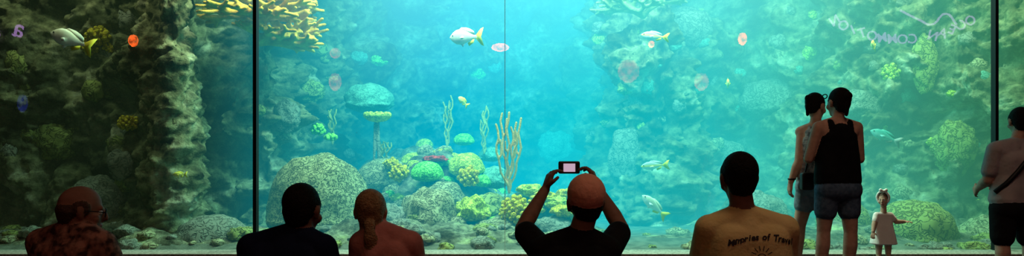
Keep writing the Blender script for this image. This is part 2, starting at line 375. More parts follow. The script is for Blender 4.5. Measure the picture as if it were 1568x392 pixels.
def tuft(name,x,y,z,r,m,n_=46,flat=1,br=.26):
    V2=[];F=[]; vs,fs=ico(2)
    for i in range(n_):
        t=math.acos(1-2*(i+.5)/n_); a=i*2.399
        d=V((math.sin(t)*math.cos(a),math.sin(t)*math.sin(a),math.cos(t)*flat)); c=d*r*(.75+random.random()*.35); s=r*br*(.7+random.random()*.5)
        o=len(V2); V2+=[c+v*s for v in vs]; F+=[tuple(k+o for k in f) for f in fs]
    o=len(V2); V2+=[V((v.x,v.y,v.z*flat))*r*.8 for v in vs]; F+=[tuple(k+o for k in f) for f in fs]
    o=mk(name,V2,F,m); o.location=(x,y,z); return o
Y=MB['yellow']; YG=MB['yg']
tuft('finger_coral',-1.6,9.95,.88,.12,Y); tuft('finger_coral.001',-.61,9.95,.82,.13,Y); tuft('finger_coral.002',.07,9.1,.38,.21,Y,90,.9,.16)
tuft('finger_coral.003',-4.93,wy(-4.93,1.54,.0),1.54,.13,Y,60,.7,.2); tuft('finger_coral.004',5.75,wy(5.75,2.37),2.37,.13,YG)
for i,(x,z,r) in enumerate([(-5.62,2.74,.14),(-5.75,2.6,.12),(-5.5,2.58,.09)]): tuft('finger_coral.%03d'%(5+i),x,wy(x,z),z,r,Y,40,.8)
tuft('finger_coral.008',-1.75,10.2,1.0,.1,Y,36,.7); tuft('finger_coral.009',-.9,10.1,.66,.1,Y,36,.7)
for i,(x,y,z,r) in enumerate([(.26,9.7,.70,.19),(.42,9.55,.62,.17),(.58,9.5,.54,.18),(.68,9.3,.44,.17),(.3,9.45,.46,.15),(.78,9.8,.64,.15),(.85,9.4,.36,.15)]):
    dome('plate_coral'+('.%03d'%i if i else ''),x,y,z-.05,r,.07,'yellow' if i%2 else 'yg',.3,flat=1.2,q=4,seed=i)
tuft('lime_coral',-3.0,10.9,1.53,.1,MB['lime'],30,.8,.3); tuft('lime_coral.001',-2.75,10.7,1.4,.1,MB['lime'],20,.4,.3)
# table coral on stalk
f=Fig(); f.hull('a',[((-2.06,10.8,1.72),(.22,.16,.05)),((-2.06,10.8,1.68),(.17,.13,.05))]); 
for k in range(14):
    a=k*2.4; f.ell('a',(-2.06+.17*math.cos(a),10.8+.12*math.sin(a),1.74),.05)
f.cap('b',(-2.06,10.8,1.65),.03,(-2.02,10.8,.7),.025); f.cap('b',(-2.1,10.8,1.6),.02,(-2.12,10.8,.7),.02)
f.build('table_coral',{'a':YG,'b':MB['grey']},.012)
# branching corals
def branch(f,p,d,L,r,dep,spr,planar,rnd,shr=.8,up=0):
    q=p+d*L; f.cap('a',p,r,q,r*shr)
    if dep==0: return
    for s_ in ((-1,1) if rnd.random()<.8 else (-1,0,1)):
        a=s_*spr*(.6+.7*rnd.random()); ax=planar
        nd=(Matrix.Rotation(a,3,ax)@d)+V((rnd.uniform(-.12,.12),rnd.uniform(-.12,.12),rnd.uniform(-.08,.12)+up)); nd.normalize()
        branch(f,q,nd,L*(.75+.35*rnd.random()),r*shr,dep-1,spr,planar,rnd,shr,up)
M_elk=pr('elkhorn_coral_gold',(.5,.24,.02),.8,(.78,.48,.06),6,.5,40); M_elk2=pr('elkhorn_coral_pale',(.45,.45,.2),.8,(.32,.36,.16),8,.5,40)
def elk(name,p,dirs,L,r,m,seed,dep=4,ax=(0,.25,1)):
    f=Fig(); f.q=2; rn=random.Random(seed)
    for d in dirs: branch(f,V(p),V(d).normalized(),L,r,dep,.55,V(ax).normalized(),rn,.84)
    return f.build(name,{'a':m},.018,2)
elk('elkhorn_coral',(-3.6,10.0,2.72),[(1,-.5,.3),(1,.1,.15),(.5,-1,.25),(1,-.2,-.02)],.19,.06,M_elk,3)
elk('elkhorn_coral.001',(-3.6,9.9,2.98),[(1,-.4,.2),(1,.2,.35),(.5,-1,.1),(-.3,-1,.1)],.2,.06,M_elk,5)
elk('elkhorn_coral.002',(-3.7,10.1,3.2),[(.3,-1,.2),(-.4,-.8,.3),(1,-.6,.2),(1,0,.1)],.22,.06,M_elk,8)
elk('elkhorn_coral.003',(2.1,11.3,3.35),[(-1,-.4,.4),(-.5,-1,.3),(.4,-.8,.5)],.18,.05,M_elk2,9)
M_gor=pr('gorgonian_orange',(.95,.48,.14),.85,(.8,.38,.1),20,.4,60); M_gor2=pr('gorgonian_olive',(.5,.45,.16),.85,(.38,.35,.12),20,.4,60)
def rods(name,p,h,r,m,seed,n_=6,w_=.17):
    f=Fig(); f.q=2; rn=random.Random(seed); p=V(p)
    for i in range(n_):
        tx=((i+.5)/n_-.5)*2*w_+rn.uniform(-.02,.02); ty=rn.uniform(-.1,.1); hh=h*rn.uniform(.68,1.0)
        pts=[p]; t0=rn.uniform(.15,.5)
        for k in range(1,11):
            t=k/10; s_=min(1,(t/(t0+.25)))**1.2
            pts.append(p+V((tx*s_+.02*math.sin(k*1.7+i*2),ty*s_,hh*t)))
        for a,b in zip(pts,pts[1:]): f.cap('a',a,r,b,r*.96)
        for k0 in (5,7):
            if rn.random()<.6:
                b=pts[k0]; e1=b+V((rn.choice((-1,1))*.035,rn.uniform(-.03,.03),.05)); e2=e1+V((rn.uniform(-.02,.02),0,h*rn.uniform(.08,.18))); f.cap('a',b,r,e1,r*.9); f.cap('a',e1,r*.9,e2,r*.75)
    return f.build(name,{'a':m},.007,1)
rods('sea_rod_coral',(-.04,9.8,.6),1.17,.017,M_gor,4,6,.18)
rods('sea_rod_coral.001',(-.45,11.4,1.15),.78,.014,M_gor2,2,4,.08); rods('sea_rod_coral.002',(-1.05,11.4,1.25),.88,.014,M_gor2,6,4,.08)
rods('sea_rod_coral.003',(-2.0,11.0,.95),.45,.014,M_gor2,7,5,.08); rods('sea_rod_coral.004',(-2.85,11.2,1.3),.6,.014,M_gor2,9,3,.07)
# ------------------------------------------------------------------ fish
def fishmat(name,top,bot,mid=None):
    m=bpy.data.materials.new(name); m.use_nodes=True; n=m.node_tree.nodes; l=m.node_tree.links; b=n['Principled BSDF']; b.inputs['Roughness'].default_value=.4
    tc=n.new('ShaderNodeTexCoord'); s_=n.new('ShaderNodeSeparateXYZ'); l.new(tc.outputs['Generated'],s_.inputs[0])
    r=n.new('ShaderNodeValToRGB'); r.color_ramp.elements[0].position=.35; r.color_ramp.elements[1].position=.65
    r.color_ramp.elements[0].color=(*bot,1); r.color_ramp.elements[1].color=(*top,1)
    if mid: q=r.color_ramp.elements.new(.52); q.color=(*mid,1)
    l.new(s_.outputs[2],r.inputs[0]); l.new(r.outputs[0],b.inputs[0]); return m
M_fy=pr('yellow_fin',(.95,.75,.05),.5); M_fg=pr('grey_fin',(.4,.42,.38),.5); M_eye=pr('eye_black',(.01,.01,.01),.1)
def fish(name,loc,L,hr,body,fin,yaw=0,pitch=0,fork=.5,wr=.42):
    """nose toward -x when yaw=0; pitch>0 lifts the nose"""
    T=[0,.04,.12,.25,.4,.55,.7,.85,1]; Hh=[.03,.26,.6,.93,1,.86,.58,.3,.2]
    V2=[];F=[];fm=[]; N=16; K=26; bl=L*.8; hh=L*hr/2
    def ip(t):
        for a in range(8):
            if t<=T[a+1]:
                q=(t-T[a])/(T[a+1]-T[a]); q=q*q*(3-2*q) if a in(3,) else q; return Hh[a]+(Hh[a+1]-Hh[a])*q
        return Hh[-1]
    for i in range(K+1):
        t=i/K; h=ip(t)*hh; 
        for j in range(N):
            a=2*math.pi*j/N; V2.append(V((-L/2+bl*t,math.cos(a)*h*wr*(1 if t<.7 else 1-(t-.7)*2.2),math.sin(a)*h*(1 if math.sin(a)>0 else .9))))
    for i in range(K):
        for j in range(N): F.append((i*N+j,i*N+(j+1)%N,(i+1)*N+(j+1)%N,(i+1)*N+j)); fm.append(0)
    F.append(tuple(range(N))[::-1]); fm.append(0); F.append(tuple(K*N+j for j in range(N))); fm.append(0)
    def fin_(pts,th=.006,mi=1,off=(0,0,0)):
        o=len(V2); n_=len(pts); 
        for s_ in(-1,1): 
            for p in pts: V2.append(V((p[0]*L+off[0],s_*th*L+off[1]+(p[2]*L if len(p)>2 else 0),p[1]*L+off[2])))
        F.append(tuple(range(o,o+n_))); F.append(tuple(range(o+2*n_-1,o+n_-1,-1))); fm.extend([mi,mi])
        for k in range(n_): F.append((o+k,o+n_+k,o+n_+(k+1)%n_,o+(k+1)%n_)); fm.append(mi)
    h=hr/2
    fin_([(.26,h*.18),(.42,h*1.0),(.5,h*1.15),(.5-.16*fork,0),(.5,-h*1.15),(.42,-h),(.26,-h*.18)])
    dm=1 if body.name.startswith(('all','white_b')) else 0
    fin_([(-.25,h*.85),(-.15,h*1.2),(.0,h*1.18),(.12,h*1.0),(.22,h*.7),(.24,h*.25),(0,h*.7)],.006,dm)
    fin_([(.02,-h*.7),(.06,-h*1.1),(.2,-h*.7),(.22,-h*.2)],.006,1)
    fin_([(-.2,-h*.75),(-.12,-h*1.2),(-.06,-h*.75)],.006,dm)
    for s_ in(-1,1): fin_([(-.22,-.02,0),(-.1,.01,s_*.06),(-.06,-.05,s_*.07),(-.14,-.08,s_*.04)],.003,dm,(0,s_*h*wr*L*.8,0))
    vs,fs=ico(2)
    for s_ in(-1,1):
        o=len(V2); c=V((-L*.41,s_*hh*wr*.55,hh*.2)); V2+=[c+v*L*.018 for v in vs]; F+=[tuple(k+o for k in f) for f in fs]; fm+=[2]*len(fs)
    o=mk(name,V2,F,[body,fin,M_eye],fm); o.location=loc; o.rotation_euler=(0,math.radians(pitch),math.radians(yaw)); return o
FW=fishmat('pale_fish_skin',(.88,.85,.6),(.97,.97,.9)); FG=fishmat('grey_fish_skin',(.55,.55,.45),(.75,.75,.65)); FY=fishmat('yellow_fish_skin',(.45,.55,.5),(.9,.95,.9),(.95,.8,.15)); FF=fishmat('all_yellow_skin',(.95,.8,.1),(.95,.85,.3)); FT=fishmat('teal_fish_skin',(.1,.4,.34),(.35,.65,.6))
fish('white_snapper_fish',(-5.3,8.5,2.5),.56,.38,FW,M_fy,0,20)
fish('grey_snapper_fish',(-.61,9.5,2.71),.46,.48,FG,M_fy,0,-2)
fish('yellowtail_fish',(1.95,9.6,2.74),.39,.3,FY,M_fy,0,6); fish('yellowtail_fish.001',(1.93,9.5,.98),.39,.3,FY,M_fy,0,-4)
fish('yellowtail_fish.002',(1.86,9.2,.45),.44,.3,FW,M_fy,0,42); fish('small_yellow_fish',(-.69,10,1.88),.2,.45,FF,M_fy,30,40)
fish('small_yellow_fish.001',(3.06,10,2.14),.24,.5,FF,M_fy,75,0); fish('small_yellow_fish.002',(4.87,9.5,2.6),.22,.5,FF,M_fy,50,10)
fish('teal_parrotfish',(5.09,9.6,1.37),.46,.3,FT,M_fg,0,22); fish('small_yellow_fish.003',(-4.0,8.5,.885),.17,.4,FF,M_fy,10,0)
# ------------------------------------------------------------------ people
def sk(name,c): return pr(name,c,.6,tuple(v*.85 for v in c),30,spec=.12)
SK1=sk('skin_tan',(.27,.135,.09)); SK2=sk('skin_fair',(.62,.36,.26)); LIP=pr('lips',(.4,.12,.1),.5)
HB=pr('hair_black',(.009,.007,.006),.7,(.016,.011,.01),60,.5,120,spec=.08); HBr=pr('hair_brown',(.08,.04,.025),.6,(.14,.07,.04),60,.5,120); HBl=pr('hair_blond',(.26,.14,.06),.6,(.42,.24,.11),60,.6,120)
SHOE=pr('shoe_dark',(.03,.03,.03),.6); WHT=pr('eye_white',(.8,.8,.78),.3)
def cloth(name,c,c2=None,sc=10,b=.5): return pr(name,c,.9,c2,sc,b,11,detail=3,spec=.1)
def head(f,c,yaw=0,pitch=0,roll=0,k=1,hair='short',skin='skin',nose=1):
    f.M=Matrix.Translation(V(c))@Matrix.Rotation(math.radians(yaw),4,'Z')@Matrix.Rotation(math.radians(pitch),4,'X')@Matrix.Rotation(math.radians(roll),4,'Y')@Matrix.Scale(k,4)
    M=f.M.copy()
    f.ell(skin,(0,-.01,.03),(.073,.092,.088)); f.hull(skin,[((0,.02,-.02),(.062,.07,.06)),((0,.05,-.085),(.032,.028,.026))])
    f.hull(skin,[((0,-.03,-.03),(.058,.055,.05)),((0,.0,-.08),(.048,.045,.03))])
    f.cap(skin,(0,.088,.012),.010,(0,.104,-.028),.014); f.cap(skin,(-.032,.074,.02),.014,(.032,.074,.02),.014)
    f.ell(skin,(-.04,.055,-.03),.026); f.ell(skin,(.04,.055,-.03),.026)
    f.ell('lip',(0,.084,-.062),(.024,.012,.009)); 
    for s_ in(-1,1): f.hull(skin,[((s_*.080,-.008,.008),(.009,.02,.022)),((s_*.075,-.002,-.025),(.008,.012,.012))])
    if hair in('short','pony','long','bun'):
        f.ell('hair',(0,-.02,.042),(.081,.096,.09)); f.hull('hair',[((0,-.045,.0),(.072,.06,.05)),((0,-.05,-.035),(.058,.045,.04))])
        for s_ in(-1,1): f.ell('hair',(s_*.07,.0,.03),(.013,.035,.04))
    if hair=='bald':
        f.hull('hair',[((0,-.05,.0),(.08,.058,.045)),((0,-.05,-.035),(.062,.047,.035))])
        for s_ in(-1,1): f.ell('hair',(s_*.072,-.005,.015),(.014,.04,.035))
    if hair=='pony':
        f.ell('hair',(0,-.105,-.045),(.03,.028,.03)); f.hull('hair',[((0,-.115,-.05),(.022,.02,.022)),((.004,-.125,-.11),(.034,.024,.04))]); f.hull('hair',[((.004,-.125,-.11),(.034,.024,.04)),((.01,-.11,-.2),(.024,.018,.03))]); f.hull('hair',[((.01,-.11,-.2),(.024,.018,.03)),((.012,-.1,-.27),(.008,.008,.012))])
    if hair=='bun':
        f.ell('hair',(0,-.11,.06),(.035,.03,.035)); f.cap('hair',(0,-.11,.03),.022,(.0,-.1,-.09),.015)
    f.M=Matrix.Identity(4); return M
def eyes(par,M):
    for s_ in(-1,1):
        for nm,mt,off,r in(('eye',WHT,(.031*s_,.074,0),.013),('iris',M_eye,(.031*s_,.083,0),.0065)):
            vs,fs=ico(2); mk(nm,[M@(V(off)+v*r) for v in vs],fs,mt,parent=par)
def hand(f,lab,w_,d,n_,t,curl=.5,k=1,spread=.1,r=.0085):
    d=V(d).normalized(); n_=V(n_); n_=(n_-d*n_.dot(d)).normalized(); t=V(t); t=(t-d*t.dot(d)-n_*t.dot(n_)).normalized(); w_=V(w_)
    f.hull(lab,[(w_,.022*k)]+[(w_+d*.08*k+t*o*k,.013*k) for o in(.03,.01,-.01,-.03)]+[(w_+d*.03*k+t*.028*k,.014*k)])
    for o,L in((.033,.07),(.011,.08),(-.011,.074),(-.033,.058)):
        b=w_+d*.082*k+t*o*k; dd=(d+t*o*spread*30).normalized()
        a=curl; p1=b+(dd*math.cos(a*.6)+n_*math.sin(a*.6))*L*.45*k; p2=p1+(dd*math.cos(a*1.5)+n_*math.sin(a*1.5))*L*.32*k; p3=p2+(dd*math.cos(a*2.1)+n_*math.sin(a*2.1))*L*.26*k
        f.cap(lab,b,r*1.1*k,p1,r*k); f.cap(lab,p1,r*k,p2,r*.92*k); f.cap(lab,p2,r*.92*k,p3,r*.8*k)
    b=w_+d*.025*k+t*.028*k; p1=b+(d*.6+t*.7+n_*.25).normalized()*.04*k; p2=p1+(d*.85+t*.2+n_*.45).normalized()*.032*k
    f.cap(lab,b,.013*k,p1,.011*k); f.cap(lab,p1,.011*k,p2,.009*k)
def arm(f,sh,el,wr,skin='skin',sleeve=None,sl=.6,k=1,rs=.07,hd=None,hn=(0,1,0),ht=(1,0,0),curl=.5):
    sh,el,wr=V(sh),V(el),V(wr)
    f.cap(skin,sh,.052*k,el,.04*k); m=el.lerp(wr,.3); f.cap(skin,el,.039*k,m,.043*k); f.cap(skin,m,.043*k,wr,.026*k)
    if sleeve: f.cap(sleeve,sh,rs*k,sh.lerp(el,sl),(.064 if sl<1 else .052)*k)
    hand(f,skin,wr,hd or (wr-el),hn,ht,curl,k)
def shoe(f,a,fw,k=1,lab='shoe'):
    a=V(a); fw=V(fw).normalized(); z=a.z
    f.hull(lab,[((a.x-fw.x*.04*k,a.y-fw.y*.04*k,.035*k),.035*k),((a.x+fw.x*.13*k,a.y+fw.y*.13*k,.03*k),(.042*k,.042*k,.03*k)),((a.x+fw.x*.18*k,a.y+fw.y*.18*k,.025*k),(.03*k,.03*k,.025*k)),((a.x,a.y,.07*k),.04*k)])
def seated(name,x,y,shz,shw,hc,hyaw,hpitch,mats,hair='short',byaw=0,arms=True,vox=.007,lean=.0,wide=1,hk=1,hroll=0):
    f=Fig(); a=math.radians(byaw); R=V((math.cos(a),math.sin(a),0)); Fd=V((-math.sin(a),math.cos(a),0)); seat=.18; O=V((x,y,0)); Z=V((0,0,1))
    pel=O+Z*(seat+.115)-Fd*lean; ch=O+Z*(shz-.17); nk=V((hc[0],hc[1]-.0,0)).lerp(O,.5)+Z*(shz+.005)
    hw=shw/2
    f.hull('shirt',[(pel+R*s_*.085*wide+Z*.02,(.11,.12,.1)) for s_ in(-1,1)]+[(ch+R*s_*(hw-.14)-Z*.12,(.12*wide,.115,.1)) for s_ in(-1,1)])
    f.hull('shirt',[(ch+R*s_*(hw-.14)-Z*.12,(.12*wide,.115,.1)) for s_ in(-1,1)]+[(ch+R*s_*(hw-.13)+Z*.04,(.09,.105,.1)) for s_ in(-1,1)])
    for s_ in(-1,1):
        sh=O+R*s_*(hw-.068)+Z*(shz-.08)
        f.hull('shirt',[(nk,(.06,.06,.035)),(sh,.066),(ch+R*s_*(hw-.16)+Z*.02,.09)])
    f.hull('shirt',[(nk,(.062,.06,.035)),(ch+Z*.06,(.1,.1,.08))])
    f.hull('skin',[(nk-Z*.01,(.056,.056,.04)),(V(hc)+V((0,-.02,-.05)),(.052,.052,.05))])
    M=head(f,hc,hyaw,hpitch,hroll,hk,hair)
    for s_ in(-1,1):
        hp=pel+R*s_*.09; kn=O+R*s_*.13+Fd*.42+Z*.46; an=O+R*s_*.12+Fd*.5+Z*.07
        f.cap('pants',hp,.1,kn,.065); f.cap('pants',kn,.064,an+Z*.05,.048); f.cap('skin',an+Z*.06,.035,an,.035); shoe(f,an,Fd)
        if arms:
            sh=O+R*s_*(hw-.068)+Z*(shz-.08); el=O+R*s_*(hw-.04)+Fd*.1+Z*(shz-.33); wr=O+R*s_*.12+Fd*.3+Z*.5
            arm(f,sh,el,wr,sleeve='shirt',sl=.75,hn=(0,0,-1),ht=-R*s_)
    return f,M,R,Fd,O
PANT=cloth('dark_pants',(.02,.022,.03)); 
bm_=pr('carpeted_step',(.03,.028,.03),.95,(.05,.045,.05),50,.3)
box('seating_step',(-2.7,2.75,0),(1.9,3.34,.18),bm_)
def tube(name,pts,r,m_,par,cyc=False):
    cu=bpy.data.curves.new(name,'CURVE'); cu.dimensions='3D'; cu.bevel_depth=r; s_=cu.splines.new('POLY'); s_.points.add(len(pts)-1); s_.use_cyclic_u=cyc
    for q,pt in zip(s_.points,pts): q.co=(*pt,1)
    o=bpy.data.objects.new(name,cu); S.collection.objects.link(o); o.parent=par; cu.materials.append(m_); return o
# A
m={'skin':sk('skin_ruddy',(.3,.14,.095)),'lip':LIP,'hair':pr('hair_grey_brown',(.07,.035,.025),.7,(.1,.055,.035),60,.5,120,spec=.1),'pants':PANT,'shoe':SHOE,'shirt':cloth('floral_red_shirt',(.05,.022,.018),(.38,.17,.12),26)}
f,M,R,Fd,O=seated('a',-2.0,3.2,.785,.46,(-1.965,3.22,.852),-58,-6,m,'bald',-15,wide=1.1,hk=.97)
p=empty('seated_man_with_glasses'); f.build('body',m,.007,3,p); eyes(p,M)
for s_ in(-1,1):
    tube('lens_rim',[M@V((s_*.034+.024*math.cos(a*.4),.098,-.002+.019*math.sin(a*.4))) for a in range(16)],.0022,M_black,p,True)
    tube('temple',[M@V((s_*.058,.098,.003)),M@V((s_*.08,.05,.006)),M@V((s_*.083,-.01,.006))],.0025,M_black,p)
# B
m={'skin':SK1,'lip':LIP,'hair':HB,'pants':PANT,'shoe':SHOE,'shirt':cloth('navy_shirt',(.006,.009,.028),(.009,.013,.036))}
f,M,R,Fd,O=seated('b',-1.02,3.2,.765,.46,(-.958,3.23,.85),-14,-5,m,'short',-4)
p=empty('seated_man_in_navy_shirt'); f.build('body',m,.007,3,p); eyes(p,M)
# C
m={'skin':SK2,'lip':LIP,'hair':HBl,'pants':PANT,'shoe':SHOE,'shirt':cloth('coral_pink_shirt',(.5,.18,.15),(.6,.23,.19))}
f,M,R,Fd,O=seated('c',-.61,3.42,.755,.36,(-.69,3.44,.825),8,4,m,'pony',0,wide=.85,hk=.93)
p=empty('seated_woman_with_ponytail'); f.build('body',m,.007,3,p); eyes(p,M)
tube('hair_tie',[M@V((.02*math.cos(a*.52),-.112+.012*math.sin(a*.52),-.062+.01*math.sin(a*.52))) for a in range(12)],.007,M_black,p,True)
# D raising a camera
CAP=cloth('salmon_cap',(.9,.4,.27),(.95,.44,.3))
m={'skin':SK1,'lip':LIP,'hair':HB,'pants':PANT,'shoe':SHOE,'cap':CAP,'shirt':cloth('black_shirt',(.007,.007,.008),(.012,.011,.012))}
hc=(.335,3.22,.885)
f,M,R,Fd,O=seated('d',.285,3.2,.755,.43,hc,6,8,m,'short',0,arms=False)
f.M=M.copy(); f.ell('cap',(0,-.018,.05),(.088,.104,.094)); f.hull('cap',[((-.045,.085,.045),(.02,.02,.006)),((.045,.085,.045),(.02,.02,.006)),((0,.15,.035),(.035,.02,.006)),((0,.05,.05),(.07,.03,.01))]); f.M=Matrix.Identity(4)
cc=V((.293,3.62,1.045))
arm(f,(.13,3.22,.68),(.05,3.38,.755),(.168,3.56,.935),sleeve='shirt',sl=.75,hd=(.35,.15,1),hn=(1,.3,.1),ht=(.3,-1,.1),curl=.75,k=.92)
arm(f,(.44,3.22,.68),(.525,3.38,.755),(.425,3.56,.95),sleeve='shirt',sl=.75,hd=(-.3,.15,1),hn=(-1,.3,0),ht=(-.3,-1,.1),curl=.85,k=.92)
p=empty('seated_man_with_camera'); f.build('body',m,.0048,2,p); eyes(p,M)
cmr=empty('digital_camera')
f=Fig(); 
f.hull('a',[((cc.x+dx*.047,cc.y+dy*.008,cc.z+dz*.024),.008) for dx in(-1,1) for dy in(-1,1) for dz in(-1,1)])
f.hull('a',[((cc.x,cc.y+.01,cc.z),.022),((cc.x,cc.y+.03,cc.z),.02)])
M_cam=pr('camera_plastic',(.03,.03,.033),.4); f.build('camera_shell',{'a':M_cam},.003,1,cmr)
M_lcd=emat('camera_screen',(.9,.62,.8),.6); box('lcd_screen',(cc.x-.03,cc.y-.0185,cc.z-.022),(cc.x+.03,cc.y-.015,cc.z+.02),M_lcd,cmr)
# E
m={'skin':SK1,'lip':LIP,'hair':HB,'pants':PANT,'shoe':SHOE,'shirt':cloth('mustard_tshirt',(.8,.62,.26),(.85,.66,.3))}
f,M,R,Fd,O=seated('e',1.065,3.2,.85,.47,(1.035,3.22,.995),0,0,m,'short',0,wide=1.0)
p=empty('seated_man_in_printed_tshirt'); bo=f.build('body',m,.007,3,p); eyes(p,M)
bv=BVHTree.FromPolygons([v.co for v in bo.data.vertices],[tuple(q.vertices) for q in bo.data.polygons])
M_ink=pr('print_ink',(.03,.025,.03),.8)
def proj(vs): 
    o=[]
    for v in vs:
        h=bv.ray_cast(V((v[0],2.7,v[2])),V((0,1,0))); o.append(V((v[0],(h[0].y if h[0] else 3.1)-.0025,v[2])))
    return o
def ink(txt,cx,cz,size,arc=0,sp_=.02):
    n_=len(txt)
    for i,ch in enumerate(txt):
        if ch==' ': continue
        t=(i-(n_-1)/2); cu=bpy.data.curves.new('t','FONT'); cu.body=ch; cu.size=size; cu.align_x='CENTER'; cu.shear=.2; cu.offset=.0012; cu.resolution_u=3
        o=bpy.data.objects.new('t',cu); S.collection.objects.link(o); bpy.context.view_layer.update()
        me=bpy.data.meshes.new_from_object(o.evaluated_get(bpy.context.evaluated_depsgraph_get())); bpy.data.objects.remove(o)
        vs=[(cx+t*sp_+v.co.x,0,cz+v.co.y-arc*t*t) for v in me.vertices]; fs=[tuple(q.vertices) for q in me.polygons]
        mk('print_letter',proj(vs),fs,M_ink,smooth=False,parent=p)
ink("Memories of Travel",1.10,.735,.038,.00035,.0165)
for (x0,z0,x1,z1) in [(1.03,.645,1.16,.645)]+[(1.095+.028*math.cos(a),.66+.028*math.sin(a),1.095+.05*math.cos(a),.66+.05*math.sin(a)) for a in [i*math.pi/7 for i in range(8)]]+[(1.095+.02*math.cos(i*math.pi/7),.655+.02*math.sin(i*math.pi/7),1.095+.02*math.cos((i+1)*math.pi/7),.655+.02*math.sin((i+1)*math.pi/7)) for i in range(7)]:
    d=V((x1-x0,0,z1-z0)).normalized(); nn=V((-d.z,0,d.x))*.0018; q=[V((x0,0,z0))+nn,V((x1,0,z1))+nn,V((x1,0,z1))-nn,V((x0,0,z0))-nn]
    mk('print_line',proj(q),[(0,1,2,3)],M_ink,smooth=False,parent=p)
# standing
def standing(x,y,hc,shz,shw,hipz,hipw,byaw,mats,hyaw,hair,legs,top='shirt',bottom='shorts',short=.62,k=1,hpitch=0,skirt=False,waist=.8,straps=False,hk=1,legskin=True):
    f=Fig(); a=math.radians(byaw); R=V((math.cos(a),math.sin(a),0)); Fd=V((-math.sin(a),math.cos(a),0)); O=V((x,y,0)); Z=V((0,0,1)); hw=shw/2
    def P(r,fw,z): return O+R*r+Fd*fw+Z*z
    wz=(shz+hipz)/2-.02
    f.hull(top,[(P(s_*(hw-.15*k),0,shz-.17*k),(.095*k,.11*k,.1*k)) for s_ in(-1,1)]+[(P(s_*hipw*waist*.2,0,wz),(.095*k,.1*k,.08*k)) for s_ in(-1,1)])
    f.hull(top,[(P(s_*hipw*waist*.2,0,wz),(.097*k,.1*k,.08*k)) for s_ in(-1,1)]+[(P(s_*(hipw/2-.115*k),0,hipz+.06*k),(.115*k,.12*k,.08*k)) for s_ in(-1,1)])
    f.hull(bottom,[(P(s_*(hipw/2-.12*k),-.01,hipz-.02),(.12*k,.125*k,.11*k)) for s_ in(-1,1)])
    nk=V((O.x*.5+hc[0]*.5,O.y*.5+hc[1]*.5,shz))
    for s_ in(-1,1):
        sh=P(s_*(hw-.06*k),0,shz-.07*k)
        if straps:
            f.hull('skin',[(nk,(.05*k,.05*k,.03*k)),(sh,.055*k),(P(s_*(hw-.15*k),0,shz-.15*k),.08*k)])
            f.hull(top,[(P(s_*(hw-.13*k),-.005,shz-.03*k),(.032*k,.062*k,.03*k)),(P(s_*(hw-.15*k),0,shz-.16*k),(.075*k,.103*k,.06*k))])
        else: f.hull(top,[(nk,(.055*k,.055*k,.03*k)),(sh,.062*k),(P(s_*(hw-.15*k),0,shz-.15*k),.085*k)])
    if straps: f.hull(top,[(P(0,-.005,shz-.08*k),(.09*k,.088*k,.05*k)),(P(0,0,shz-.2*k),(.1*k,.11*k,.06*k))])
    f.hull('skin',[(nk,(.05*k,.05*k,.04*k)),(V(hc)+V((0,-.015*k,-.05*k)),(.046*k,.048*k,.05*k))])
    M=head(f,hc,hyaw,hpitch,0,hk,hair)
    for s_,(kn,an) in zip((-1,1),legs):
        hp=P(s_*(hipw/2-.11*k),0,hipz-.03); kn=V(kn); an=V(an)
        f.cap('skin',hp,.085*k,kn,.056*k); cm=kn.lerp(an,.3)+Fd*-.015; f.cap('skin',kn,.054*k,cm,.058*k); f.cap('skin',cm,.058*k,an,.036*k)
        e_=hp.lerp(kn,short); f.cap(bottom,hp,.105*k,e_,.092*k*(1 if short<.9 else .8))
        if short>=.95: f.cap(bottom,kn,.075*k,an+Z*.04,.055*k)
        shoe(f,an,Fd+R*s_*.2,k)
    return f,M,P
DEN=cloth('denim',(.06,.10,.16),(.1,.15,.22),30); 
# F2
m={'skin':SK2,'lip':LIP,'hair':HB,'shorts':DEN,'shoe':SHOE,'shirt':cloth('black_tank_top',(.006,.006,.007),(.01,.01,.011))}
f,M,P=standing(2.77,6.0,(2.785,6.02,1.555),1.42,.43,.84,.40,6,m,14,'bun',[((2.66,6.02,.47),(2.62,6.03,.07)),((2.88,6.0,.47),(2.86,6.03,.07))],straps=True,hpitch=4,short=.5,hk=1.05,waist=1.1)
arm(f,P(-.17,0,1.35),P(-.235,.05,1.08),P(-.08,.27,1.12),hn=(1,0,0),ht=(0,0,1)); arm(f,P(.17,0,1.35),P(.225,.04,1.08),P(.1,.26,1.02),hn=(-1,0,0),ht=(0,0,1))
p=empty('standing_adult_in_black_tank_top'); f.build('body',m,.008,3,p); eyes(p,M)
# F1
m={'skin':SK2,'lip':LIP,'hair':HB,'shorts':cloth('light_denim',(.2,.27,.33),(.28,.35,.4),30),'shoe':SHOE,'shirt':cloth('white_striped_top',(.5,.5,.5),(.15,.15,.17),30)}
f,M,P=standing(2.79,6.5,(2.80,6.5,1.56),1.40,.36,.84,.34,-38,m,-62,'bun',[((2.68,6.57,.47),(2.66,6.6,.07)),((2.85,6.45,.47),(2.86,6.48,.07))],straps=True,hpitch=-8,short=.45)
arm(f,(2.70,6.56,1.32),(2.645,6.5,1.06),(2.57,6.5,.87),hd=(-.1,.1,-1),hn=(1,0,0),ht=(.2,1,0)); arm(f,(2.92,6.42,1.32),(2.99,6.5,1.07),(2.93,6.7,1.15),hn=(-1,0,0),ht=(0,0,1))
p=empty('standing_woman_in_white_top'); f.build('body',m,.008,3,p); eyes(p,M)
tube('wrist_band',[V((2.578+.031*math.cos(a*.5),6.5+.031*math.sin(a*.5),.895)) for a in range(13)],.007,M_black,p,True)
for s_ in(-1,1): tube('sunglasses_rim',[M@V((s_*.036+.026*math.cos(a*.4),.062,.105+.02*math.sin(a*.4))) for a in range(16)],.005,M_black,p,True)
